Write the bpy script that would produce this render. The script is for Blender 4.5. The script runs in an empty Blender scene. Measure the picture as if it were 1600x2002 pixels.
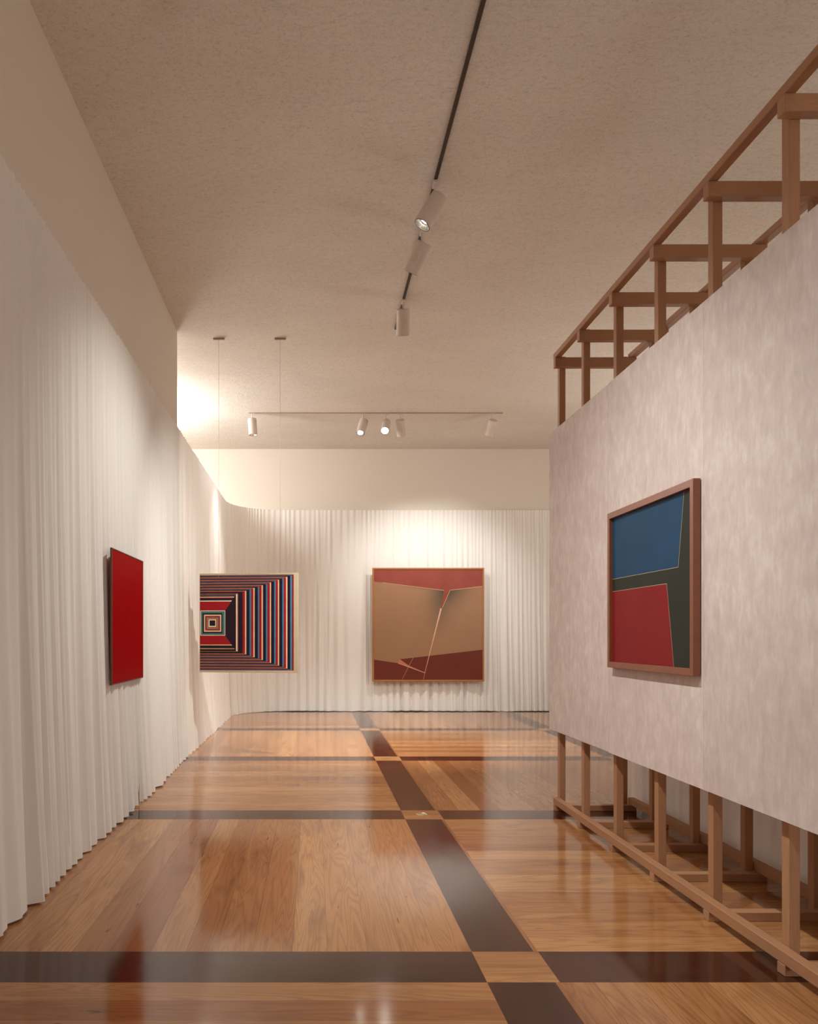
import bpy, bmesh, math, random
import numpy as np
from mathutils import Vector, Matrix

# ------------------------------------------------------------------ camera, world, exposure
scene = bpy.context.scene
col = scene.collection
random.seed(4)
rng = np.random.default_rng(11)

F = 1460.0                                   # focal length in pixels of the 1600 x 2002 frame
cam_data = bpy.data.cameras.new('camera')
cam = bpy.data.objects.new('camera', cam_data)
col.objects.link(cam)
cam.location = (0, 0, 1.30)
cam.rotation_euler = (math.radians(90), 0, 0)
cam_data.sensor_fit = 'HORIZONTAL'
cam_data.sensor_width = 36.0
cam_data.lens = 36.0 * F / 1600.0
cam_data.shift_x = 187.0 / 1600.0            # shift lens: verticals stay vertical
cam_data.shift_y = 243.0 / 1600.0
cam_data.clip_start = 0.05
scene.camera = cam

scene.view_settings.view_transform = 'Standard'
scene.view_settings.look = 'None'
scene.view_settings.gamma = 1.0
scene.view_settings.use_curve_mapping = False
scene.view_settings.exposure = 1.29

world = bpy.data.worlds.new('world')
scene.world = world
world.use_nodes = True
world.node_tree.nodes['Background'].inputs[0].default_value = (0, 0, 0, 1)
world.node_tree.nodes['Background'].inputs[1].default_value = 0.0
scene.cycles.max_bounces = 14
scene.cycles.diffuse_bounces = 8
scene.cycles.sample_clamp_indirect = 6.0

WARM = (1.0, 0.985, 0.92)
HCEIL = 4.567
# spotlights: (x, y, aim point, watts, cone degrees)
TRACK_X = 0.872
SIDE_TRACK_X = -0.50
NEAR_SPOTS = [
    (TRACK_X, 5.36, (-1.35, 5.40, 0.80), 122, 86),
    (TRACK_X, 6.00, (-1.05, 8.30, 0.70), 155, 78),
    (TRACK_X, 7.24, (1.00, 9.50, 0.0), 560, 68),
    (SIDE_TRACK_X, 3.30, (1.80, 4.30, 0.20), 142, 72),
    (SIDE_TRACK_X, 1.70, (1.90, 2.95, -0.30), 92, 74),
]
BACK_SPOTS = [
    (-0.896, (-0.60, 10.8, 0.0), 110, 84),
    (0.725, (-0.40, 9.20, 0.5), 110, 44),
    (1.061, (0.10, 6.75, 0.0), 115, 39.3),
    (1.270, (1.80, 12.9, 1.55), 76, 82),
    (2.614, (2.10, 12.9, 1.55), 68, 86),
]
# lamp standing behind the curtain in the side recess
rl = bpy.data.lights.new('recess_light', 'POINT')
rl.energy = 112
rl.color = (1.0, 0.97, 0.95)
rl.shadow_soft_size = 0.42
rlo = bpy.data.objects.new('recess_light', rl)
rlo.location = (-2.65, 10.5, 4.0)
col.objects.link(rlo)
# added ambient fill: unseen bare points behind the camera and beyond the timber stand
for lx, ly, lz, le in ((3.2, -2.4, 1.2, 68), (5.0, 9.0, 2.4, 45), (4.9, 2.5, 1.6, 14)):
    gl = bpy.data.lights.new('fill_light', 'POINT')
    gl.energy = le
    gl.color = (1.0, 0.97, 0.92)
    gl.shadow_soft_size = 0.35
    go = bpy.data.objects.new('fill_light', gl)
    go.location = (lx, ly, lz)
    col.objects.link(go)


# ------------------------------------------------------------------ helpers
def tag(o, label=None, cat=None, group=None, kind=None):
    if label: o['label'] = label
    if cat: o['category'] = cat
    if group: o['group'] = group
    if kind: o['kind'] = kind
    return o


def link(o, parent=None):
    col.objects.link(o)
    if parent is not None:
        o.parent = parent
    return o


def empty(name, loc, rz=0.0):
    o = bpy.data.objects.new(name, None)
    o.empty_display_size = 0.1
    o.location = loc
    o.rotation_euler = (0, 0, rz)
    return link(o)


def mesh_obj(name, verts, faces, mats, parent=None, mat_idx=None, smooth=False, loc=None):
    me = bpy.data.meshes.new(name)
    me.from_pydata([tuple(v) for v in verts], [], faces)
    for m in (mats if isinstance(mats, (list, tuple)) else [mats]):
        me.materials.append(m)
    if mat_idx is not None:
        me.polygons.foreach_set('material_index', mat_idx)
    if smooth:
        me.polygons.foreach_set('use_smooth', [True] * len(me.polygons))
    me.update()
    o = bpy.data.objects.new(name, me)
    if loc is not None:
        o.location = loc
    return link(o, parent)


def bm_obj(name, bm, mats, parent=None, loc=None, smooth=False):
    me = bpy.data.meshes.new(name)
    bm.to_mesh(me)
    bm.free()
    for m in (mats if isinstance(mats, (list, tuple)) else [mats]):
        me.materials.append(m)
    if smooth:
        for p in me.polygons:
            p.use_smooth = True
    o = bpy.data.objects.new(name, me)
    if loc is not None:
        o.location = loc
    return link(o, parent)


def bm_box(bm, lo, hi):
    c = [(lo[i] + hi[i]) / 2 for i in range(3)]
    s = [abs(hi[i] - lo[i]) for i in range(3)]
    r = bmesh.ops.create_cube(bm, size=1.0, matrix=Matrix.Translation(c) @ Matrix.Diagonal((*s, 1)))
    return r['verts']


def box(name, lo, hi, mat, parent=None, bevel=0.0, seg=1):
    """a bevelled box whose origin is its own centre"""
    c = Vector([(lo[i] + hi[i]) / 2 for i in range(3)])
    bm = bmesh.new()
    bm_box(bm, Vector(lo) - c, Vector(hi) - c)
    if bevel:
        bmesh.ops.bevel(bm, geom=bm.edges[:], offset=bevel, segments=seg, affect='EDGES', profile=0.5)
    return bm_obj(name, bm, mat, parent, loc=c)


def lathe(bm, prof, n=40, M=Matrix()):
    rings = []
    for r, z in prof:
        if r < 1e-6:
            rings.append([bm.verts.new(M @ Vector((0, 0, z)))])
        else:
            rings.append([bm.verts.new(M @ Vector((r * math.cos(2 * math.pi * k / n), r * math.sin(2 * math.pi * k / n), z)))
                          for k in range(n)])
    for a, b in zip(rings, rings[1:]):
        for k in range(n):
            k2 = (k + 1) % n
            if len(a) == 1 and len(b) == 1:
                continue
            if len(a) == 1:
                bm.faces.new((a[0], b[k2], b[k]))
            elif len(b) == 1:
                bm.faces.new((a[k], a[k2], b[0]))
            else:
                bm.faces.new((a[k], a[k2], b[k2], b[k]))
    bmesh.ops.recalc_face_normals(bm, faces=bm.faces[:])


# ------------------------------------------------------------------ materials
class NT:
    def __init__(self, name):
        self.m = bpy.data.materials.new(name)
        self.m.use_nodes = True
        self.t = self.m.node_tree
        self.t.nodes.clear()
        self.out = self.t.nodes.new('ShaderNodeOutputMaterial')

    def n(self, kind, **kw):
        nd = self.t.nodes.new('ShaderNode' + kind)
        for k, v in kw.items():
            setattr(nd, k, v)
        return nd

    def l(self, a, b):
        self.t.links.new(a, b)

    def val(self, sock, v):
        if hasattr(v, 'is_output') or isinstance(v, bpy.types.NodeSocket):
            self.l(v, sock)
        else:
            sock.default_value = v

    def math(self, op, a, b=0.0, clamp=False):
        nd = self.n('Math', operation=op, use_clamp=clamp)
        self.val(nd.inputs[0], a)
        self.val(nd.inputs[1], b)
        return nd.outputs[0]

    def mix(self, fac, a, b, blend='MIX'):
        nd = self.n('Mix', data_type='RGBA', blend_type=blend)
        self.val(nd.inputs[0], fac)
        self.val(nd.inputs[6], a if not isinstance(a, tuple) else (*a[:3], 1))
        self.val(nd.inputs[7], b if not isinstance(b, tuple) else (*b[:3], 1))
        return nd.outputs[2]

    def noise(self, vec, scale, detail=3.0, rough=0.5, dist=0.0):
        nd = self.n('TexNoise')
        self.l(vec, nd.inputs['Vector'])
        nd.inputs['Scale'].default_value = scale
        nd.inputs['Detail'].default_value = detail
        nd.inputs['Roughness'].default_value = rough
        nd.inputs['Distortion'].default_value = dist
        return nd.outputs['Fac']

    def mapping(self, vec, scale=(1, 1, 1), loc=(0, 0, 0)):
        nd = self.n('Mapping')
        self.l(vec, nd.inputs['Vector'])
        nd.inputs['Scale'].default_value = scale
        nd.inputs['Location'].default_value = loc
        return nd.outputs[0]

    def ramp(self, fac, stops, interp='LINEAR'):
        nd = self.n('ValToRGB')
        nd.color_ramp.interpolation = interp
        el = nd.color_ramp.elements
        while len(el) < len(stops):
            el.new(0.5)
        for e, (p, c) in zip(el, stops):
            e.position = p
            e.color = (*c, 1) if len(c) == 3 else c
        self.l(fac, nd.inputs[0])
        return nd.outputs[0]

    def bump(self, h, strength=0.3, dist=0.01):
        nd = self.n('Bump')
        nd.inputs['Strength'].default_value = strength
        nd.inputs['Distance'].default_value = dist
        self.l(h, nd.inputs['Height'])
        return nd.outputs[0]

    def principled(self, color, rough=0.5, spec=0.5, metal=0.0, normal=None, coat=0.0, coat_rough=0.05):
        b = self.n('BsdfPrincipled')
        self.val(b.inputs['Base Color'], color if not isinstance(color, tuple) else (*color[:3], 1))
        self.val(b.inputs['Roughness'], rough)
        b.inputs['Specular IOR Level'].default_value = spec
        b.inputs['Metallic'].default_value = metal
        b.inputs['Coat Weight'].default_value = coat
        b.inputs['Coat Roughness'].default_value = coat_rough
        if normal is not None:
            self.l(normal, b.inputs['Normal'])
        self.l(b.outputs[0], self.out.inputs[0])
        return b

    def obj(self):
        return self.n('TexCoord').outputs['Object']


def plain(name, color, rough=0.6, spec=0.4, metal=0.0, var=0.06, scale=9.0):
    t = NT(name)
    f = t.noise(t.obj(), scale, 4.0, 0.6)
    k = t.n('MapRange')
    t.l(f, k.inputs[0])
    k.inputs[1].default_value = 0.3
    k.inputs[2].default_value = 0.7
    k.inputs[3].default_value = 1.0 - var
    k.inputs[4].default_value = 1.0 + var
    v = t.n('VectorMath', operation='SCALE')
    v.inputs[0].default_value = color[:3]
    t.l(k.outputs[0], v.inputs['Scale'])
    t.principled(v.outputs[0], rough, spec, metal)
    return t.m


def make_plaster():
    t = NT('rough_ceiling_plaster')
    o = t.obj()
    big = t.noise(t.mapping(o, (0.5, 1.2, 1)), 1.3, 4.0, 0.6)
    fine = t.noise(t.mapping(o, (0.8, 1.35, 1)), 36.0, 5.0, 0.72)
    grit = t.noise(t.mapping(o, (0.9, 1.15, 1)), 95.0, 3.0, 0.65)
    streak = t.noise(t.mapping(o, (0.5, 5.0, 1)), 9.0, 4.0, 0.6)
    h = t.math('ADD', t.math('MULTIPLY', fine, 0.9), t.math('ADD', t.math('MULTIPLY', grit, 0.8), t.math('MULTIPLY', streak, 0.35)))
    c = t.mix(t.ramp(big, [(0.3, (0, 0, 0)), (0.7, (1, 1, 1))]), (0.74, 0.705, 0.64), (0.80, 0.765, 0.70))
    gr = t.math('ADD', t.math('MULTIPLY', fine, 0.5), t.math('MULTIPLY', grit, 0.5))
    c = t.mix(1.0, c, t.ramp(gr, [(0.36, (0.74, 0.72, 0.70)), (0.46, (0.93, 0.925, 0.92)), (0.58, (1.0, 1.0, 1.0))]), 'MULTIPLY')
    c = t.mix(1.0, c, t.ramp(streak, [(0.28, (0.91, 0.90, 0.89)), (0.42, (1, 1, 1))]), 'MULTIPLY')
    t.principled(c, 0.9, 0.15, normal=t.bump(h, 0.55, 0.02))
    return t.m


def make_curtain():
    t = NT('sheer_white_cloth')
    tc = t.n('TexCoord')
    w = t.noise(t.mapping(tc.outputs['Object'], (60, 60, 3)), 12.0, 2.0, 0.5)
    c = t.mix(w, (0.80, 0.775, 0.74), (0.88, 0.86, 0.83))
    d = t.n('BsdfDiffuse')
    t.l(c, d.inputs[0])
    tr = t.n('BsdfTranslucent')
    t.l(c, tr.inputs[0])
    m = t.n('MixShader')
    m.inputs[0].default_value = 0.13
    t.l(d.outputs[0], m.inputs[1])
    t.l(tr.outputs[0], m.inputs[2])
    t.l(m.outputs[0], t.out.inputs[0])
    return t.m


def make_paint_wall():
    t = NT('matt_wall_paint')
    o = t.obj()
    f = t.noise(o, 0.9, 3.0, 0.5)
    c = t.mix(f, (0.68, 0.63, 0.555), (0.72, 0.67, 0.595))
    t.principled(c, 0.85, 0.2, normal=t.bump(t.noise(o, 80.0, 3.0, 0.6), 0.06, 0.004))
    return t.m


def make_brushed_panel():
    t = NT('brushed_limewash_sheet')
    o = t.obj()
    info = t.n('ObjectInfo')
    va = t.n('VectorMath', operation='ADD')
    t.l(o, va.inputs[0])
    sc = t.math('MULTIPLY', info.outputs['Random'], 40.0)
    cm = t.n('CombineXYZ')
    t.l(sc, cm.inputs[1])
    t.l(cm.outputs[0], va.inputs[1])
    p = va.outputs[0]
    a = t.noise(t.mapping(p, (1, 1.0, 0.55)), 17.0, 5.0, 0.62, 0.4)
    b = t.noise(t.mapping(p, (1, 1.0, 0.22)), 48.0, 3.0, 0.6)
    c = t.noise(t.mapping(p, (1, 0.5, 0.9)), 2.2, 3.0, 0.5)
    k = t.math('ADD', t.math('MULTIPLY', a, 0.55), t.math('ADD', t.math('MULTIPLY', b, 0.25), t.math('MULTIPLY', c, 0.25)))
    colr = t.ramp(k, [(0.38, (0.56, 0.475, 0.45)), (0.53, (0.635, 0.55, 0.525)), (0.66, (0.72, 0.645, 0.62))])
    tint = t.math('ADD', 0.96, t.math('MULTIPLY', info.outputs['Random'], 0.08))
    v = t.n('VectorMath', operation='SCALE')
    t.l(colr, v.inputs[0])
    t.l(tint, v.inputs['Scale'])
    t.principled(v.outputs[0], 0.75, 0.25, normal=t.bump(b, 0.08, 0.003))
    return t.m


def make_timber(axis):
    t = NT('pale_pine_timber_' + axis)
    o = t.obj()
    info = t.n('ObjectInfo')
    cm = t.n('CombineXYZ')
    for k in range(3):
        t.l(t.math('MULTIPLY', info.outputs['Random'], 17.0 + 9 * k), cm.inputs[k])
    va = t.n('VectorMath', operation='ADD')
    t.l(o, va.inputs[0])
    t.l(cm.outputs[0], va.inputs[1])
    s = {'x': (0.06, 1, 1), 'y': (1, 0.06, 1), 'z': (1, 1, 0.06)}[axis]
    p = t.mapping(va.outputs[0], s)
    g = t.noise(p, 26.0, 4.0, 0.6, 0.6)
    rings = t.math('FRACT', t.math('MULTIPLY', g, 7.0))
    fine = t.noise(p, 190.0, 2.0, 0.5)
    base = t.mix(info.outputs['Random'], (0.355, 0.172, 0.088), (0.44, 0.235, 0.128))
    c = t.mix(t.math('MULTIPLY', rings, 0.55), base, (0.34, 0.155, 0.075))
    c = t.mix(t.math('MULTIPLY', fine, 0.3), c, (0.58, 0.35, 0.21))
    t.principled(c, 0.6, 0.35, normal=t.bump(fine, 0.08, 0.002))
    return t.m


def make_plank(name, light, dark_c, grain_c, strength):
    """u runs along the board, v across it (metres); attribute 'rnd' differs per board"""
    t = NT(name)
    uv = t.n('UVMap', uv_map='UVMap').outputs[0]
    at = t.n('Attribute', attribute_name='rnd')
    r = at.outputs['Fac']
    sep = t.n('SeparateXYZ')
    t.l(uv, sep.inputs[0])
    cm = t.n('CombineXYZ')
    t.l(t.math('ADD', sep.outputs[0], t.math('MULTIPLY', r, 31.0)), cm.inputs[0])
    t.l(sep.outputs[1], cm.inputs[1])
    t.l(t.math('MULTIPLY', r, 57.0), cm.inputs[2])
    p = cm.outputs[0]
    q = t.mapping(p, (0.42, 6.5, 1.0))
    g = t.noise(q, 1.1, 2.5, 0.5, 0.5)
    rings = t.math('SINE', t.math('MULTIPLY', g, 120.0))
    rings = t.math('ADD', t.math('MULTIPLY', rings, 0.5), 0.5)
    rings = t.math('POWER', rings, 2.2)
    fine = t.noise(t.mapping(p, (2.0, 160.0, 1.0)), 1.5, 3.0, 0.6)
    blotch = t.noise(t.mapping(p, (1.0, 5.0, 1.0)), 1.6, 4.0, 0.6, 0.8)
    base = t.mix(r, light, dark_c)
    c = t.mix(t.math('MULTIPLY', rings, strength * 0.75), base, grain_c)
    c = t.mix(t.math('MULTIPLY', t.ramp(blotch, [(0.5, (0, 0, 0)), (0.75, (1, 1, 1))]), strength * 1.3), c, grain_c)
    c = t.mix(t.math('MULTIPLY', fine, strength * 0.7), c, grain_c)
    knots = t.noise(t.mapping(p, (1.4, 7.0, 1.0)), 4.2, 2.0, 0.5)
    c = t.mix(t.ramp(knots, [(0.735, (0, 0, 0)), (0.77, (0.75, 0.75, 0.75))]), c, (0.05, 0.03, 0.02))
    # joint between boards: attribute 'across' runs 0..1 over the board width
    ac = t.n('Attribute', attribute_name='across').outputs['Fac']
    edge = t.math('ABSOLUTE', t.math('SUBTRACT', ac, 0.5))
    joint = t.ramp(edge, [(0.490, (0, 0, 0)), (0.496, (1, 1, 1))])
    c = t.mix(t.math('MULTIPLY', joint, 0.6), c, (0.09, 0.04, 0.02))
    scr = t.noise(t.mapping(p, (0.8, 2.0, 1.0)), 2.5, 4.0, 0.6)
    rough = t.math('ADD', 0.05, t.math('MULTIPLY', scr, 0.12))
    wav = t.noise(t.mapping(p, (1.0, 4.0, 1.0)), 2.0, 2.0, 0.5)
    h = t.math('ADD', wav, t.math('MULTIPLY', fine, 0.05))
    b = t.principled(c, rough, 0.5, normal=t.bump(h, 0.022, 0.006), coat=0.0)
    b.inputs['IOR'].default_value = 1.5
    return t.m


M = {}
M['ceiling'] = make_plaster()
M['curtain'] = make_curtain()
M['wall'] = make_paint_wall()
M['panel'] = make_brushed_panel()
for a in 'xyz':
    M['timber_' + a] = make_timber(a)
M['oak'] = make_plank('light_oak_board', (0.52, 0.265, 0.108), (0.31, 0.118, 0.043), (0.15, 0.052, 0.020), 0.42)
M['walnut'] = make_plank('dark_walnut_band', (0.080, 0.024, 0.011), (0.058, 0.016, 0.008), (0.025, 0.008, 0.005), 0.5)
M['lamp_white'] = plain('white_lamp_enamel', (0.66, 0.58, 0.53), 0.45, 0.4)
M['lamp_ring'] = plain('dark_bezel', (0.10, 0.085, 0.07), 0.35, 0.5)
M['reflector'] = plain('silver_reflector', (0.8, 0.8, 0.78), 0.18, 0.5, 1.0)
M['track_black'] = plain('black_track', (0.018, 0.014, 0.012), 0.4, 0.5)
M['track_white'] = plain('white_track', (0.45, 0.33, 0.27), 0.45, 0.4)
M['wire'] = plain('steel_wire', (0.42, 0.34, 0.30), 0.4, 0.5, 0.6)
M['brass'] = plain('worn_brass', (0.62, 0.48, 0.28), 0.3, 0.5, 0.9)
M['brass_dark'] = plain('dull_brass', (0.30, 0.21, 0.12), 0.45, 0.5, 0.8)


def emit(name, color, strength):
    t = NT(name)
    e = t.n('Emission')
    e.inputs[0].default_value = (*color, 1)
    e.inputs[1].default_value = strength
    t.l(e.outputs[0], t.out.inputs[0])
    return t.m


M['bulb'] = emit('lit_bulb', (1.0, 0.96, 0.88), 10.0)

# ------------------------------------------------------------------ the room shell
BACK_Y = 13.03
LEFT_X = -1.46
WEND = 8.0                    # the left wall stops here, the recess begins
XMIN, XMAX, YMIN = -4.6, 6.8, -4.0


def struct_box(name, lo, hi, mat):
    o = box(name, lo, hi, mat)
    return tag(o, kind='structure')


struct_box('ceiling', (XMIN, YMIN, HCEIL), (XMAX, BACK_Y + 0.2, HCEIL + 0.2), M['ceiling'])
struct_box('wall_left', (LEFT_X - 0.2, YMIN, 0), (LEFT_X, WEND, HCEIL), M['wall'])
struct_box('wall_back', (XMIN, BACK_Y, 0), (XMAX, BACK_Y + 0.2, HCEIL), M['wall'])
struct_box('wall_right', (XMAX, YMIN, 0), (XMAX + 0.2, BACK_Y + 0.2, HCEIL), M['wall'])
struct_box('wall_front', (LEFT_X - 0.2, YMIN - 0.2, 0), (XMAX, YMIN, HCEIL), M['wall'])
struct_box('wall_recess_side', (XMIN - 0.2, WEND - 0.2, 0), (XMIN, BACK_Y + 0.2, HCEIL), M['wall'])
struct_box('wall_recess_front', (XMIN, WEND - 0.2, 0), (LEFT_X - 0.2, WEND, HCEIL), M['wall'])

# floor: 2.5 m fields of boards, alternating direction, between dark bands with pale crossing squares
PX, PY, PITCH, BAND = 0.79, 2.942, 2.498, 0.274


def build_floor():
    V, Fc, MI, UV, RND, AC = [], [], [], [], [], []

    def quad(x0, y0, x1, y1, mi, along, rnd, ac_edges=True):
        i = len(V)
        V.extend([(x0, y0, 0), (x1, y0, 0), (x1, y1, 0), (x0, y1, 0)])
        Fc.append((i, i + 1, i + 2, i + 3))
        MI.append(mi)
        pts = [(x0, y0), (x1, y0), (x1, y1), (x0, y1)]
        for (x, y) in pts:
            UV.append((x, y) if along == 'x' else (y, x))
            RND.append(rnd)
            if not ac_edges:
                AC.append(0.5)
            elif along == 'x':
                AC.append(0.0 if y == y0 else 1.0)
            else:
                AC.append(0.0 if x == x0 else 1.0)

    def clipq(x0, y0, x1, y1, *a, **k):
        x0, x1 = max(x0, XMIN), min(x1, XMAX)
        y0, y1 = max(y0, YMIN), min(y1, BACK_Y)
        if x1 - x0 > 1e-4 and y1 - y0 > 1e-4:
            quad(x0, y0, x1, y1, *a, **k)

    r = random.Random(8)
    for i in range(-3, 4):
        for j in range(-4, 6):
            cx, cy = PX + i * PITCH, PY + j * PITCH
            h = BAND / 2
            clipq(cx - h, cy - h, cx + h, cy, 0, 'x', r.uniform(0.0, 0.45))          # crossing square: two short boards
            clipq(cx - h, cy, cx + h, cy + h, 0, 'x', r.uniform(0.2, 0.8))
            # bands, each of two or three dark boards
            e0, e1 = cx + h, cx + PITCH - h
            cut = cy - h + BAND * r.choice([0.62, 0.68, 0.36])
            clipq(e0, cy - h, e1, cut, 1, 'x', r.random())
            clipq(e0, cut, e1, cy + h, 1, 'x', r.random())
            f0, f1 = cy + h, cy + PITCH - h
            cut = cx - h + BAND * r.choice([0.52, 0.44, 0.6])
            clipq(cx - h, f0, cut, f1, 1, 'y', r.random())
            clipq(cut, f0, cx + h - 0.018, f1, 1, 'y', r.random())
            clipq(cx + h - 0.018, f0, cx + h, f1, 0, 'y', r.uniform(0.8, 1.0), ac_edges=False)
            # the field
            along = 'y' if (i + j) % 2 else 'x'
            n = 15
            ws = [r.uniform(0.8, 1.2) for _ in range(n)]
            tot = sum(ws)
            lo = e0 if along == 'y' else f0
            L = e1 - e0
            acc = 0.0
            for w in ws:
                a = lo + L * acc / tot
                acc += w
                b = lo + L * acc / tot
                rr = min(1.0, max(0.0, r.gauss(0.45, 0.27)))
                if along == 'y':
                    clipq(a, f0, b, f1, 0, 'y', rr)
                else:
                    clipq(e0, a, e1, b, 0, 'x', rr)
    # slab underneath
    i = len(V)
    z = -0.2
    V.extend([(XMIN, YMIN, z), (XMAX, YMIN, z), (XMAX, BACK_Y, z), (XMIN, BACK_Y, z)])
    Fc.append((i + 3, i + 2, i + 1, i))
    MI.append(1)
    UV.extend([(0, 0)] * 4)
    RND.extend([0.5] * 4)
    AC.extend([0.5] * 4)
    o = mesh_obj('floor', V, Fc, [M['oak'], M['walnut']], mat_idx=MI)
    me = o.data
    uvl = me.uv_layers.new(name='UVMap')
    uvl.data.foreach_set('uv', [c for p in UV for c in p])
    at = me.attributes.new('rnd', 'FLOAT', 'CORNER')
    at.data.foreach_set('value', RND)
    at = me.attributes.new('across', 'FLOAT', 'CORNER')
    at.data.foreach_set('value', AC)
    tag(o, kind='structure')


build_floor()


# ------------------------------------------------------------------ curtains
def smooth_noise(s, wl, seed):
    g = np.random.default_rng(seed)
    n = int(s[-1] / wl) + 4
    k = g.uniform(-1, 1, n)
    x = s / wl
    i = np.floor(x).astype(int)
    f = x - i
    f = f * f * (3 - 2 * f)
    return k[i] * (1 - f) + k[i + 1] * f


def curtain(name, path, z0, z1, amp_top, amp_bot, lean_top, lean_bot, seed, step=0.0125, rows=26, wl=0.125):
    """path: plan polyline; the left-hand normal of the walking direction points into the room"""
    P = np.array(path, float)
    seg = np.linalg.norm(np.diff(P, axis=0), axis=1)
    cum = np.concatenate([[0], np.cumsum(seg)])
    n = int(cum[-1] / step)
    s = np.linspace(0, cum[-1], n)
    x = np.interp(s, cum, P[:, 0])
    y = np.interp(s, cum, P[:, 1])
    k = np.ones(9) / 9
    tx = np.gradient(x)
    ty = np.gradient(y)
    tx = np.convolve(np.pad(tx, 4, 'edge'), k, 'valid')
    ty = np.convolve(np.pad(ty, 4, 'edge'), k, 'valid')
    ln = np.hypot(tx, ty)
    tx, ty = tx / ln, ty / ln
    nx, ny = ty, -tx                                   # right-hand normal (room side)
    # phase with drifting pleat width
    freq = (1 / wl) * np.exp(0.55 * smooth_noise(s, 0.33, seed) + 0.25 * smooth_noise(s, 0.12, seed + 1))
    ph = 2 * np.pi * np.cumsum(freq) * (s[1] - s[0])
    ampv = 0.75 + 0.45 * smooth_noise(s, 0.21, seed + 2)
    fb = ampv * (0.75 * np.sin(ph) + 0.25 * np.sin(2 * ph + 1.1)) + 0.25 * smooth_noise(s, 0.06, seed + 3)
    fb += 0.35 * smooth_noise(s, 0.5, seed + 9)
    tb = np.sin(2 * ph + 0.4)
    ftop = np.sin(2.1 * ph + 0.8) * (0.7 + 0.3 * smooth_noise(s, 0.1, seed + 4)) + 0.5 * smooth_noise(s, 0.035, seed + 5)
    mid = np.sin(1.5 * ph + 2 * smooth_noise(s, 0.4, seed + 6))
    hem = 0.006 * smooth_noise(s, 0.3, seed + 7)
    V = np.zeros((rows, n, 3))
    for r in range(rows):
        t = r / (rows - 1)                             # 0 top, 1 hem
        t = t ** 1.15
        z = z1 + (z0 - z1) * t + hem * t
        wt, wb = (1 - t) ** 1.5, t ** 1.25
        off = lean_top + (lean_bot - lean_top) * t ** 2.2
        d = off + amp_top * ftop * (0.35 + 0.65 * wt) + amp_bot * wb * fb + amp_top * 1.1 * mid * 4 * t * (1 - t)
        d = 0.5 * (d + np.sqrt(d * d + 0.045 ** 2))      # never pressed into the wall behind
        tg = 0.19 * amp_bot * wb * tb
        sway = 0.012 * t * smooth_noise(s, 0.8, seed + 8)
        V[r, :, 0] = x + nx * d + tx * (tg + sway)
        V[r, :, 1] = y + ny * d + ty * (tg + sway)
        V[r, :, 2] = z
    faces = []
    for r in range(rows - 1):
        a = r * n
        for c in range(n - 1):
            faces.append((a + c, a + n + c, a + n + c + 1, a + c + 1))
    return mesh_obj(name, V.reshape(-1, 3), faces, M['curtain'], smooth=True)


path = [(-1.452, -2.5), (-1.452, 12.0)]
for k in range(1, 25):
    a = math.pi / 2 * k / 24
    path.append((-1.452 + 0.95 * (1 - math.cos(a)), 12.0 + 0.985 * math.sin(a)))
path.append((6.2, 12.985))
c = curtain('curtain', path, 0.012, 3.49, 0.0110, 0.052, 0.012, 0.098, 31, wl=0.155)
tag(c, 'long sheer white pleated curtain along the left wall and round the far corner', 'curtain')
c = curtain('curtain', [(2.45, 5.95), (2.45, 0.9)], 0.015, 3.05, 0.005, 0.022, 0.0, 0.0, 77, wl=0.16)
for v in c.data.vertices:
    v.co.x = 2.465 + abs(v.co.x - 2.45) * 1.0
tag(c, 'white cloth hanging behind the rear posts of the timber stand on the right', 'curtain')

# ------------------------------------------------------------------ timber display wall on the right
T = 0.045
stand = empty('display_wall', (2.1, 3.6, 0))
tag(stand, 'freestanding timber-framed wall on the right faced with mottled pinkish grey sheets', 'partition')


def spart(name, lo, hi, mat, bevel=0.0025):
    o = box(name, lo, hi, M[mat] if isinstance(mat, str) else mat, None, bevel)
    o.parent = stand
    o.location = Vector(o.location) - Vector(stand.location)
    return o


FX0, FX1 = 1.80, 2.405
ys = [1.75, 2.30, 2.85, 3.40, 3.95, 4.50, 5.05, 5.55]
for y in ys:
    spart('sleeper', (FX0, y, 0.0), (FX1, y + 0.049, 0.043), 'timber_x')
    spart('crossbeam', (FX0, y, 3.305), (FX1, y + 0.049, 3.375), 'timber_x')
    spart('post', (FX0 + 0.047, y + 0.05, 0.0), (FX0 + 0.047 + T, y + 0.05 + T, 3.398), 'timber_z')
    spart('rear_post', (FX1 - 0.047 - T, y + 0.05, 0.0), (FX1 - 0.047, y + 0.05 + T, 3.398), 'timber_z')
Y0, Y1 = 1.2, 5.602
spart('floor_rail', (FX0, Y0, 0.0435), (FX0 + T, Y1, 0.093), 'timber_y')
spart('floor_rail', (FX1 - T, Y0, 0.0435), (FX1, Y1, 0.093), 'timber_y')
spart('top_rail', (FX0, Y0, 3.3755), (FX0 + T, Y1, 3.415), 'timber_y')
spart('top_rail', (FX1 - T, Y0, 3.3755), (FX1, Y1, 3.415), 'timber_y')
seams = [1.22, 2.333, 3.444, 4.555, 5.70]
for a, b in zip(seams, seams[1:]):
    o = spart('facing_sheet', (1.80, a + 0.0006, 0.592), (1.845, b - 0.0006, 2.842), 'panel', 0.0 if b < 5.6 else 0.004)


# ------------------------------------------------------------------ pictures
def flat(name, color, rough=0.45, var=0.08, scale=14.0, spec=0.2):
    return plain(name, color, rough, spec, 0.0, var, scale)


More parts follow.
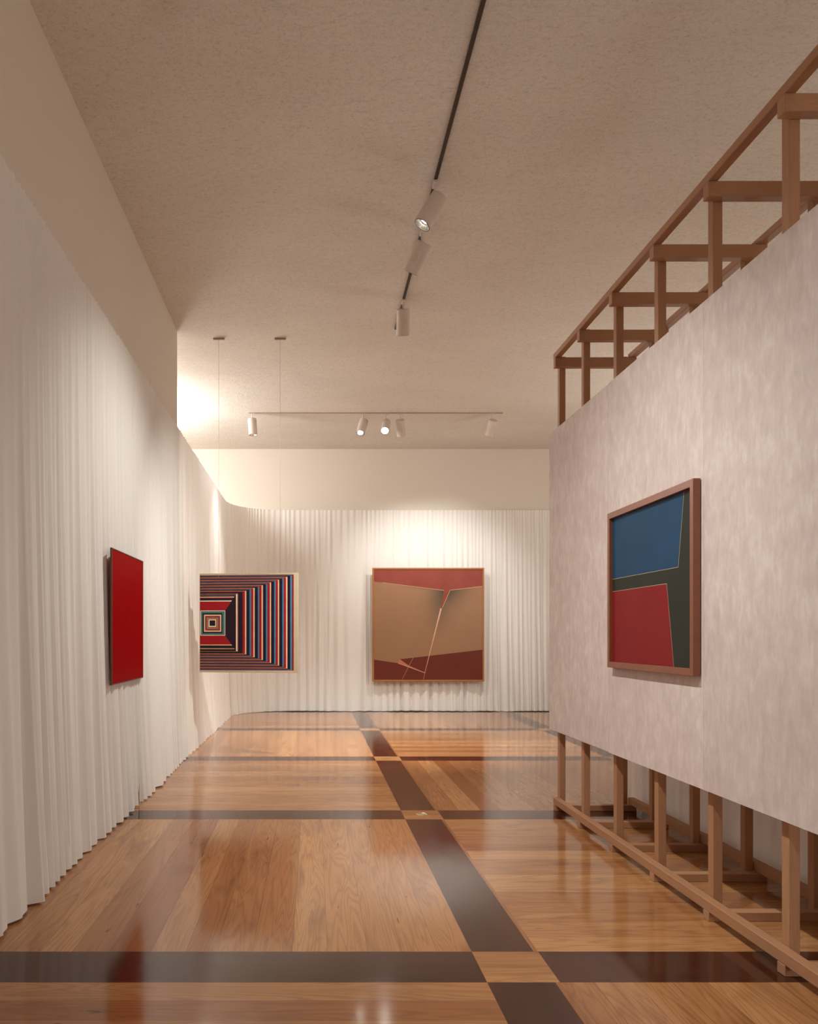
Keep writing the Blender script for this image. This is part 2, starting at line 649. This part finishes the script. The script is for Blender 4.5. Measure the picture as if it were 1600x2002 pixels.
def art(name, w, h, polys, mats, y, parent, z0=0.0, back=0.012):
    """polys: (material index, layer, [(u, v)...]); u to the right, v up; a panel with a real thickness"""
    V, Fc, MI = [], [], []
    for mi, layer, pts in polys:
        i = len(V)
        yy = y - 0.0002 * layer
        V.extend([((u - 0.5) * w, yy, z0 + v * h) for u, v in pts])
        Fc.append(tuple(range(i, i + len(pts))))
        MI.append(mi)
    i = len(V)                                        # sides and back of the board
    q = [(-w / 2, z0), (w / 2, z0), (w / 2, z0 + h), (-w / 2, z0 + h)]
    V.extend([(a, y, b) for a, b in q] + [(a, y + back, b) for a, b in q])
    for k in range(4):
        k2 = (k + 1) % 4
        Fc.append((i + k2, i + k, i + 4 + k, i + 4 + k2))
        MI.append(0)
    Fc.append((i + 7, i + 6, i + 5, i + 4))
    MI.append(0)
    return mesh_obj(name, V, Fc, mats, parent, mat_idx=MI)


def frame(name, W, H, left, right, top, bottom, depth, mat, parent, step=0.0, bevel=0.0015):
    """mitred picture frame, outside W x H, front at y = -depth, back at y = 0"""
    xo = [-W / 2, W / 2]
    xi = [-W / 2 + left, W / 2 - right]
    zo = [0, H]
    zi = [bottom, H - top]
    O = [(xo[0], zo[0]), (xo[1], zo[0]), (xo[1], zo[1]), (xo[0], zo[1])]
    I = [(xi[0], zi[0]), (xi[1], zi[0]), (xi[1], zi[1]), (xi[0], zi[1])]
    V = [(x, -depth, z) for x, z in O] + [(x, -depth, z) for x, z in I] + \
        [(x, 0, z) for x, z in O] + [(x, 0, z) for x, z in I]
    Fc = []
    for k in range(4):
        k2 = (k + 1) % 4
        Fc.append((k, k2, 4 + k2, 4 + k))                       # front
        Fc.append((8 + k2, 8 + k, 12 + k, 12 + k2))             # back
        Fc.append((k2, k, 8 + k, 8 + k2))                       # outside
        Fc.append((4 + k, 4 + k2, 12 + k2, 12 + k))             # inside
    bm = bmesh.new()
    vs = [bm.verts.new(v) for v in V]
    for f in Fc:
        bm.faces.new([vs[i] for i in f])
    bmesh.ops.recalc_face_normals(bm, faces=bm.faces[:])
    if bevel:
        es = [e for e in bm.edges if abs(e.verts[0].co.y + depth) < 1e-6 and abs(e.verts[1].co.y + depth) < 1e-6
              and len(set(vs.index(v) // 4 for v in e.verts)) == 1]
        bmesh.ops.bevel(bm, geom=es, offset=bevel, segments=2, affect='EDGES', profile=0.5)
    return bm_obj(name, bm, mat, parent)


R90 = math.pi / 2

# --- plain red picture on the left curtain
W1, H1 = 0.912, 0.922
p1 = empty('painting', (-1.360, (4.995 + 5.905) / 2, 0.972), R90)
tag(p1, 'plain deep red picture hanging on the left curtain', 'painting')
red_paint = plain('red_lacquer', (0.29, 0.0012, 0.0025), 0.4, 0.006, 0.0, 0.03, 2.0)
art('canvas', W1 - 0.016, H1 - 0.016, [(0, 0, [(0, 0), (1, 0), (1, 1), (0, 1)])], [red_paint], -0.0115, p1, 0.008, 0.010)
frame('frame', W1, H1, 0.007, 0.007, 0.007, 0.007, 0.014, plain('dark_bronze_strip', (0.10, 0.045, 0.02), 0.35, 0.5, 0.3), p1)

# --- striped picture hanging on two wires
s2 = 1349.0
W2 = 1.092
mats2 = [flat('midnight_navy', (0.011, 0.010, 0.028), 0.3), flat('crimson', (0.33, 0.008, 0.014), 0.3),
         flat('sky_blue', (0.055, 0.19, 0.32), 0.3), flat('peach_cream', (0.84, 0.50, 0.28), 0.3),
         flat('ivory', (0.80, 0.70, 0.55), 0.3), flat('orange', (0.62, 0.16, 0.03), 0.3),
         flat('teal', (0.07, 0.19, 0.19), 0.3), flat('plum', (0.17, 0.035, 0.045), 0.3),
         flat('black', (0.012, 0.012, 0.012), 0.3), flat('mauve_blue', (0.11, 0.12, 0.19), 0.3),
         flat('dusty_peach', (0.52, 0.24, 0.14), 0.3), flat('dusky_aubergine', (0.020, 0.008, 0.016), 0.3),
         flat('dusty_red', (0.24, 0.018, 0.022), 0.3)]
NAVY, RED, BLUE, CREAM, IVORY, ORG, TEAL, PLUM, BLK, MAUVE, DPEACH, AUB, DRED = range(13)
bands = [(610, 628, IVORY), (628, 640, ORG), (640, 705, NAVY), (705, 740, RED), (740, 760, CREAM), (760, 805, NAVY),
         (805, 830, BLUE), (830, 860, RED), (860, 880, CREAM), (880, 925, NAVY), (925, 945, BLUE), (945, 978, RED),
         (978, 998, CREAM), (998, 1040, NAVY), (1040, 1063, BLUE), (1063, 1097, RED), (1097, 1115, CREAM),
         (1115, 1158, NAVY), (1158, 1182, BLUE), (1182, 1212, RED), (1212, 1230, CREAM), (1230, 1275, NAVY),
         (1275, 1297, BLUE), (1297, 1328, RED), (1328, 1348, CREAM), (1348, 1388, NAVY), (1388, 1413, BLUE), (1413, 1437, RED)]
hor = {IVORY: BLK, ORG: DPEACH, NAVY: BLK, RED: DRED, CREAM: DPEACH, BLUE: MAUVE}
polys = []


def q2(x, y):
    return ((x - 88) / 1349.0, 1 - (y - 100) / 1372.0)


def add2(mi, layer, pts):
    polys.append((mi, layer, [q2(*p) for p in pts]))


yt = lambda x: 100 + (1437 - x) * 275 / 827.0
yb = lambda x: 1472 - (1437 - x) * 282 / 827.0
for xa, xb, ci in bands:
    add2(ci, 0, [(xa, yb(xa)), (xb, yb(xb)), (xb, yt(xb)), (xa, yt(xa))])
    add2(hor[ci], 0, [(88, yt(xa)), (xa, yt(xa)), (xb, yt(xb)), (88, yt(xb))])
    add2(hor[ci], 0, [(88, yb(xb)), (xb, yb(xb)), (xa, yb(xa)), (88, yb(xa))])
dt = lambda y: 610 - 155 * (y - 375) / 235.0
db = lambda y: 610 - 155 * (1190 - y) / 220.0
for y0, y1, ci in [(375, 382, DRED), (382, 392, MAUVE), (392, 408, BLK), (408, 420, CREAM), (420, 433, DRED), (433, 464, NAVY), (464, 478, IVORY),
                   (478, 610, RED)]:
    add2(ci, 0, [(88, y1), (dt(y1), y1), (dt(y0), y0), (88, y0)])
for y0, y1, ci in [(970, 1100, RED), (1100, 1112, CREAM), (1112, 1152, BLK), (1152, 1166, DPEACH), (1166, 1190, BLK)]:
    add2(ci, 0, [(88, y1), (db(y1), y1), (db(y0), y0), (88, y0)])
add2(AUB, 0, [(455, 970), (610, 1190), (610, 375), (455, 610)])
add2(PLUM, 0, [(88, 970), (455, 970), (455, 610), (88, 610)])
for k, (xa, xb, ya, yb_, ci) in enumerate([(92, 455, 608, 970, IVORY), (102, 447, 618, 962, TEAL), (125, 415, 645, 938, BLK),
                                           (147, 398, 668, 915, CREAM), (163, 380, 686, 897, PLUM), (175, 368, 698, 886, MAUVE),
                                           (184, 360, 706, 877, PLUM), (190, 352, 712, 870, ORG), (205, 335, 728, 852, BLK),
                                           (212, 326, 735, 846, IVORY), (228, 312, 750, 830, BLK)]):
    add2(ci, k + 1, [(xa, yb_), (xb, yb_), (xb, ya), (xa, ya)])
H2 = 1.083
p2c = (-0.704, 8.175, 0.905)
p2 = empty('painting', p2c, -math.radians(6.0))
tag(p2, 'square picture of navy, red and blue nested stripes hung on two thin wires', 'painting')
beige = plain('beige_frame_paint', (0.50, 0.41, 0.28), 0.5, 0.4)
fl, fr, ft, fb2 = 0.004, 0.050, 0.020, 0.022
w_in, h_in = W2 - fl - fr, H2 - ft - fb2
pa = art('canvas', w_in, h_in, polys, mats2, -0.030, p2, fb2)
for v in pa.data.vertices:
    v.co.x += (fl - fr) / 2
frame('frame', W2, H2, fl, fr, ft, fb2, 0.036, beige, p2)

# --- rust-and-sand picture on the far curtain
W3, H3 = 1.915, 1.945
p3 = empty('painting', (1.97, 12.845, 0.528), 0.0)
tag(p3, 'large rust red and sand brown square picture in thin wooden frame on far curtain', 'painting')


def make_sand():
    t = NT('sand_paint')
    o = t.obj()
    sep = t.n('SeparateXYZ')
    t.l(o, sep.inputs[0])
    n = t.noise(o, 2.0, 3.0, 0.5)
    c = t.mix(n, (0.275, 0.145, 0.080), (0.32, 0.175, 0.098))
    # painted olive smudges beside the notch (part of the artwork)
    X, Z = sep.outputs[0], sep.outputs[2]
    below = t.math('SUBTRACT', 1.56, Z)

    def fade(d, w):
        return t.math('SUBTRACT', 1.0, t.math('DIVIDE', d, w), clamp=True)

    dl = t.math('SUBTRACT', t.math('SUBTRACT', 0.272, t.math('MULTIPLY', below, 0.17)), X)      # left of the notch
    dr = t.math('SUBTRACT', X, t.math('SUBTRACT', 0.375, t.math('MULTIPLY', below, 0.45)))      # right of it
    fl = t.math('MULTIPLY', t.math('POWER', fade(t.math('ABSOLUTE', dl), 0.42), 1.3), fade(below, 0.85))
    fr = t.math('MULTIPLY', t.math('POWER', fade(t.math('ABSOLUTE', dr), 0.55), 1.4), fade(below, 0.62))
    top = t.math('MULTIPLY', fade(t.math('ABSOLUTE', t.math('SUBTRACT', below, t.math('MULTIPLY', dl, -0.13))), 0.07),
                 fade(t.math('ABSOLUTE', dl), 0.85))
    f = t.math('MAXIMUM', t.math('MAXIMUM', fl, fr), t.math('MULTIPLY', t.math('MULTIPLY', top, t.math('GREATER_THAN', dl, 0.0)), 0.7))
    c = t.mix(t.math('MULTIPLY', f, 1.0), c, (0.055, 0.045, 0.028))
    t.principled(c, 0.6, 0.3)
    return t.m


mats3 = [make_sand(), flat('rose_rust', (0.245, 0.056, 0.040), 0.55, 0.10, 2.5), flat('brick_rust', (0.135, 0.027, 0.016), 0.55, 0.10, 2.5),
         flat('pale_pink_line', (0.62, 0.36, 0.24), 0.5), flat('salmon', (0.46, 0.17, 0.11), 0.5)]


def q3(x, y):
    return ((x - 133) / 887.0, 1 - (y - 98) / 900.0)


def line3(x0, y0, x1, y1, w0, w1):
    dx, dy = x1 - x0, y1 - y0
    L = math.hypot(dx, dy)
    px, py = -dy / L / 2, dx / L / 2
    pts = [(x0 + px * w0, y0 + py * w0), (x1 + px * w1, y1 + py * w1), (x1 - px * w1, y1 - py * w1), (x0 - px * w0, y0 - py * w0)]
    u = [q3(*p) for p in pts]
    area = sum(u[i][0] * u[(i + 1) % 4][1] - u[(i + 1) % 4][0] * u[i][1] for i in range(4))
    return u if area > 0 else u[::-1]


P3 = [(0, 0, [(0, 0), (1, 0), (1, 1), (0, 1)]),
      (1, 1, [q3(*p) for p in [(133, 98), (133, 198), (705, 270), (678, 418), (688, 418), (755, 268), (1020, 236), (1020, 98)]]),
      (2, 1, [q3(*p) for p in [(133, 833), (133, 998), (1020, 998), (1020, 752), (345, 830), (415, 885), (548, 940), (330, 862)]]),
      (4, 2, [q3(*p) for p in [(345, 830), (330, 862), (548, 940), (415, 880)]]),
      (3, 3, line3(681, 415, 548, 942, 13, 3)), (4, 3, line3(548, 942, 538, 992, 4, 4)),
      (4, 3, line3(455, 815, 362, 996, 4, 3)), (3, 3, line3(330, 862, 548, 940, 4, 4)),
      (3, 3, line3(200, 205, 705, 270, 2, 3)), (3, 3, line3(755, 268, 1020, 236, 3, 3)), (3, 3, line3(755, 268, 690, 412, 3, 3))]
fix = []
for mi, la, pts in P3:
    n = len(pts)
    area = sum(pts[i][0] * pts[(i + 1) % n][1] - pts[(i + 1) % n][0] * pts[i][1] for i in range(n))
    fix.append((mi, la, pts if area > 0 else pts[::-1]))
art('canvas', W3 - 0.05, H3 - 0.05, fix, mats3, -0.045, p3, 0.025)
frame('frame', W3, H3, 0.027, 0.027, 0.027, 0.027, 0.055, plain('honey_wood_frame', (0.36, 0.14, 0.04), 0.45, 0.4), p3)

# --- blue, green and red picture on the facing sheets
W4, H4 = 1.012, 0.918
p4 = empty('painting', (1.795, (3.462 + 4.474) / 2, 1.115), -R90)
tag(p4, 'blue, dark green and red geometric picture in brown wooden frame on the grey partition', 'painting')
mats4 = [flat('bottle_green', (0.024, 0.028, 0.022), 0.6, 0.05, 5), flat('deep_blue', (0.008, 0.055, 0.125), 0.6, 0.12, 4),
         flat('brick_red', (0.225, 0.009, 0.012), 0.6, 0.06, 4), flat('pale_edge_line', (0.40, 0.30, 0.20), 0.6)]


def line4(a, b, w=0.0035):
    dx, dy = b[0] - a[0], b[1] - a[1]
    L = math.hypot(dx, dy)
    px, py = -dy / L * w / 2, dx / L * w / 2
    u = [(a[0] + px, a[1] + py), (a[0] - px, a[1] - py), (b[0] - px, b[1] - py), (b[0] + px, b[1] + py)]
    return u


P4 = [(0, 0, [(0, 0), (1, 0), (1, 1), (0, 1)]),
      (1, 1, [(0, 0.577), (0.841, 0.575), (0.903, 1), (0, 1)]),
      (2, 1, [(0, 0), (0.795, 0), (0.716, 0.49), (0, 0.49)]),
      (3, 2, line4((0, 0.576), (0.841, 0.574))), (3, 2, line4((0.841, 0.574), (0.903, 1))),
      (3, 2, line4((0, 0.49), (0.716, 0.49))), (3, 2, line4((0.716, 0.49), (0.795, 0)))]
art('canvas', W4 - 0.06, H4 - 0.06, P4, mats4, -0.014, p4, 0.03)
frm = plain('red_brown_wood_frame', (0.215, 0.062, 0.024), 0.36, 0.8, 0.0, 0.12, 20)
frame('frame', W4, H4, 0.032, 0.032, 0.036, 0.034, 0.034, frm, p4)
box_o = box('gap_shade_strip', (-W4 / 2 + 0.01, -0.0005, 0.01), (W4 / 2 - 0.004, 0.0045, H4 - 0.02),
            plain('gap_shade', (0.03, 0.022, 0.02), 0.7), p4)  # dark filler standing in for the shaded gap between frame and sheet

# ------------------------------------------------------------------ hanging wires
for px, lab in ((428, 'left'), (548, 'right')):
    X = (px - 613) / F * 8.18
    w = empty('hanging_wire', (X, 8.18, 1.95))
    tag(w, 'thin vertical wire from the ceiling to the %s part of the striped picture' % lab, 'wire')
    bm = bmesh.new()
    Yp = 8.175
    lathe(bm, [(0.0014, 0.0), (0.0014, HCEIL - 1.95 - 0.02)], 8)
    bm_obj('cable', bm, M['wire'], w)
    box('ceiling_bar', (-0.062, -0.008, HCEIL - 1.95 - 0.020), (0.062, 0.008, HCEIL - 1.95), M['wire'], w, 0.002)

# ------------------------------------------------------------------ tracks and spotlights
tr = box('lighting_track', (TRACK_X - 0.0115, -3.2, HCEIL - 0.016), (TRACK_X + 0.0115, 7.92, HCEIL), M['track_black'])
tag(tr, 'black lighting track running down the length of the ceiling', 'track')
tr = box('lighting_track', (SIDE_TRACK_X - 0.0115, -3.2, HCEIL - 0.016), (SIDE_TRACK_X + 0.0115, 3.4, HCEIL), M['track_black'])
tag(tr, 'shorter black lighting track on the near ceiling, left of the long one', 'track')
BTY = 10.91
tr = box('lighting_track', (-0.945, BTY - 0.012, HCEIL - 0.013), (2.765, BTY + 0.012, HCEIL), M['track_white'])
tag(tr, 'thin pale lighting track crossing the ceiling before the far wall', 'track')


def spotlight(x, y, target, watts, cone, label, group):
    pivot = Vector((x, y, HCEIL - 0.092))
    root = empty('spotlight', (x, y, HCEIL - 0.014))
    tag(root, label, 'spotlight', group)
    d = (Vector(target) - Vector((x, y, HCEIL - 0.2))).normalized()
    # stem: adapter shoe and rod
    bm = bmesh.new()
    along = (0.045, 0.014) if group.startswith('spotlights on the far') else (0.014, 0.045)
    bm_box(bm, (-along[0], -along[1], -0.016), (along[0], along[1], 0.0))
    lathe(bm, [(0.0, -0.080), (0.008, -0.078), (0.008, -0.014), (0, -0.014)], 14)
    bm_obj('stem', bm, M['lamp_white'], root)
    # housing along local -Z of rotation that sends -Z to d; hung from near its rear end
    R = d.to_track_quat('-Z', 'Y').to_matrix().to_4x4()
    up = -d
    # the pivot sits on the housing's upper side near the back
    side = Vector((0, 0, 1)) - up * up.z
    rr, L = 0.064, 0.235
    if side.length > 0.25:
        off = side.normalized() * min(rr, rr * side.length * 1.2)
    else:
        off = Vector((0, 0, 0))
    base = Vector((0, 0, -0.078)) - off - up * 0.02        # rear cap centre, relative to root
    Mx = Matrix.Translation(base) @ R
    bm = bmesh.new()
    lathe(bm, [(0, 0.02), (rr - 0.004, 0.02), (rr, 0.016), (rr, -L + 0.02), (rr - 0.004, -L + 0.02), (rr - 0.006, -L + 0.10),
               (0.0, -L + 0.10)], 48)
    h = bm_obj('housing', bm, M['lamp_white'], root)
    h.matrix_local = Mx
    bm = bmesh.new()
    z = -L + 0.02
    lathe(bm, [(rr - 0.003, z + 0.002), (rr - 0.002, z - 0.002), (rr - 0.009, z - 0.002), (rr - 0.010, z + 0.004)], 48)
    bm_obj('bezel', bm, M['lamp_ring'], h)
    bm = bmesh.new()
    lathe(bm, [(rr - 0.010, z + 0.003), (rr - 0.018, z + 0.03), (0.028, z + 0.062)], 40)
    bm_obj('reflector', bm, M['reflector'], h)
    bm = bmesh.new()
    lathe(bm, [(0.030, z + 0.050), (0.030, z + 0.040), (0.018, z + 0.030), (0.0, z + 0.027)], 28)
    bm_obj('bulb', bm, M['bulb'], h)
    # its light
    ld = bpy.data.lights.new('spot_beam', 'SPOT')
    ld.energy = watts
    ld.color = WARM
    ld.spot_size = math.radians(cone)
    ld.spot_blend = 1.0
    ld.shadow_soft_size = 0.045
    lo = bpy.data.objects.new('spot_beam', ld)
    link(lo, root)
    lo.matrix_local = Mx @ Matrix.Translation((0, 0, z - 0.012))
    return root


near_labels = ['nearest visible spotlight on the black track, its lit face turned towards the red picture',
               'middle of the three visible spotlights on the black track, seen from behind',
               'farthest spotlight on the black track, by the end of the track',
               'spotlight on the side track aimed at the picture on the grey partition',
               'spotlight on the side track aimed at the near end of the timber stand']
for (x, y, tg, w, cn), lab in zip(NEAR_SPOTS, near_labels):
    spotlight(x, y, tg, w, cn, lab, 'spotlights on the black track')
back_labels = ['leftmost spotlight on the far pale track, hanging alone and pointing down',
               'glowing spotlight tilted left on the far track, left of the brightest one',
               'brightest spotlight on the far track, shining towards the viewer',
               'upright spotlight on the far track just right of the brightest one',
               'rightmost spotlight on the far pale track, at the end of the track']
for (x, tg, w, cn), lab in zip(BACK_SPOTS, back_labels):
    spotlight(x, BTY, tg, w, cn, lab, 'spotlights on the far pale track')

# ------------------------------------------------------------------ floor discs
d1 = empty('floor_disc', (PX + 0.0, PY + PITCH + 0.005, 0.0))
tag(d1, 'round brass disc set in a pale crossing square of the floor', 'floor plate')
bm = bmesh.new()
lathe(bm, [(0.041, 0.0), (0.041, 0.003), (0.036, 0.005), (0.031, 0.004), (0.031, 0.0)], 40)
bm_obj('ring', bm, M['brass'], d1)
bm = bmesh.new()
lathe(bm, [(0.0305, 0.0), (0.0305, 0.002), (0, 0.002)], 40)
bm_obj('cap', bm, M['brass_dark'], d1)
bm = bmesh.new()
bm_box(bm, (-0.05, -0.02, 0), (0.05, 0.02, 0.003))
o = bm_obj('floor_plate', bm, M['brass_dark'], None, loc=(PX - 0.02, PY + 2 * PITCH, 0.0))
tag(o, 'small dull oblong plate in the farther pale crossing square of the floor', 'floor plate')
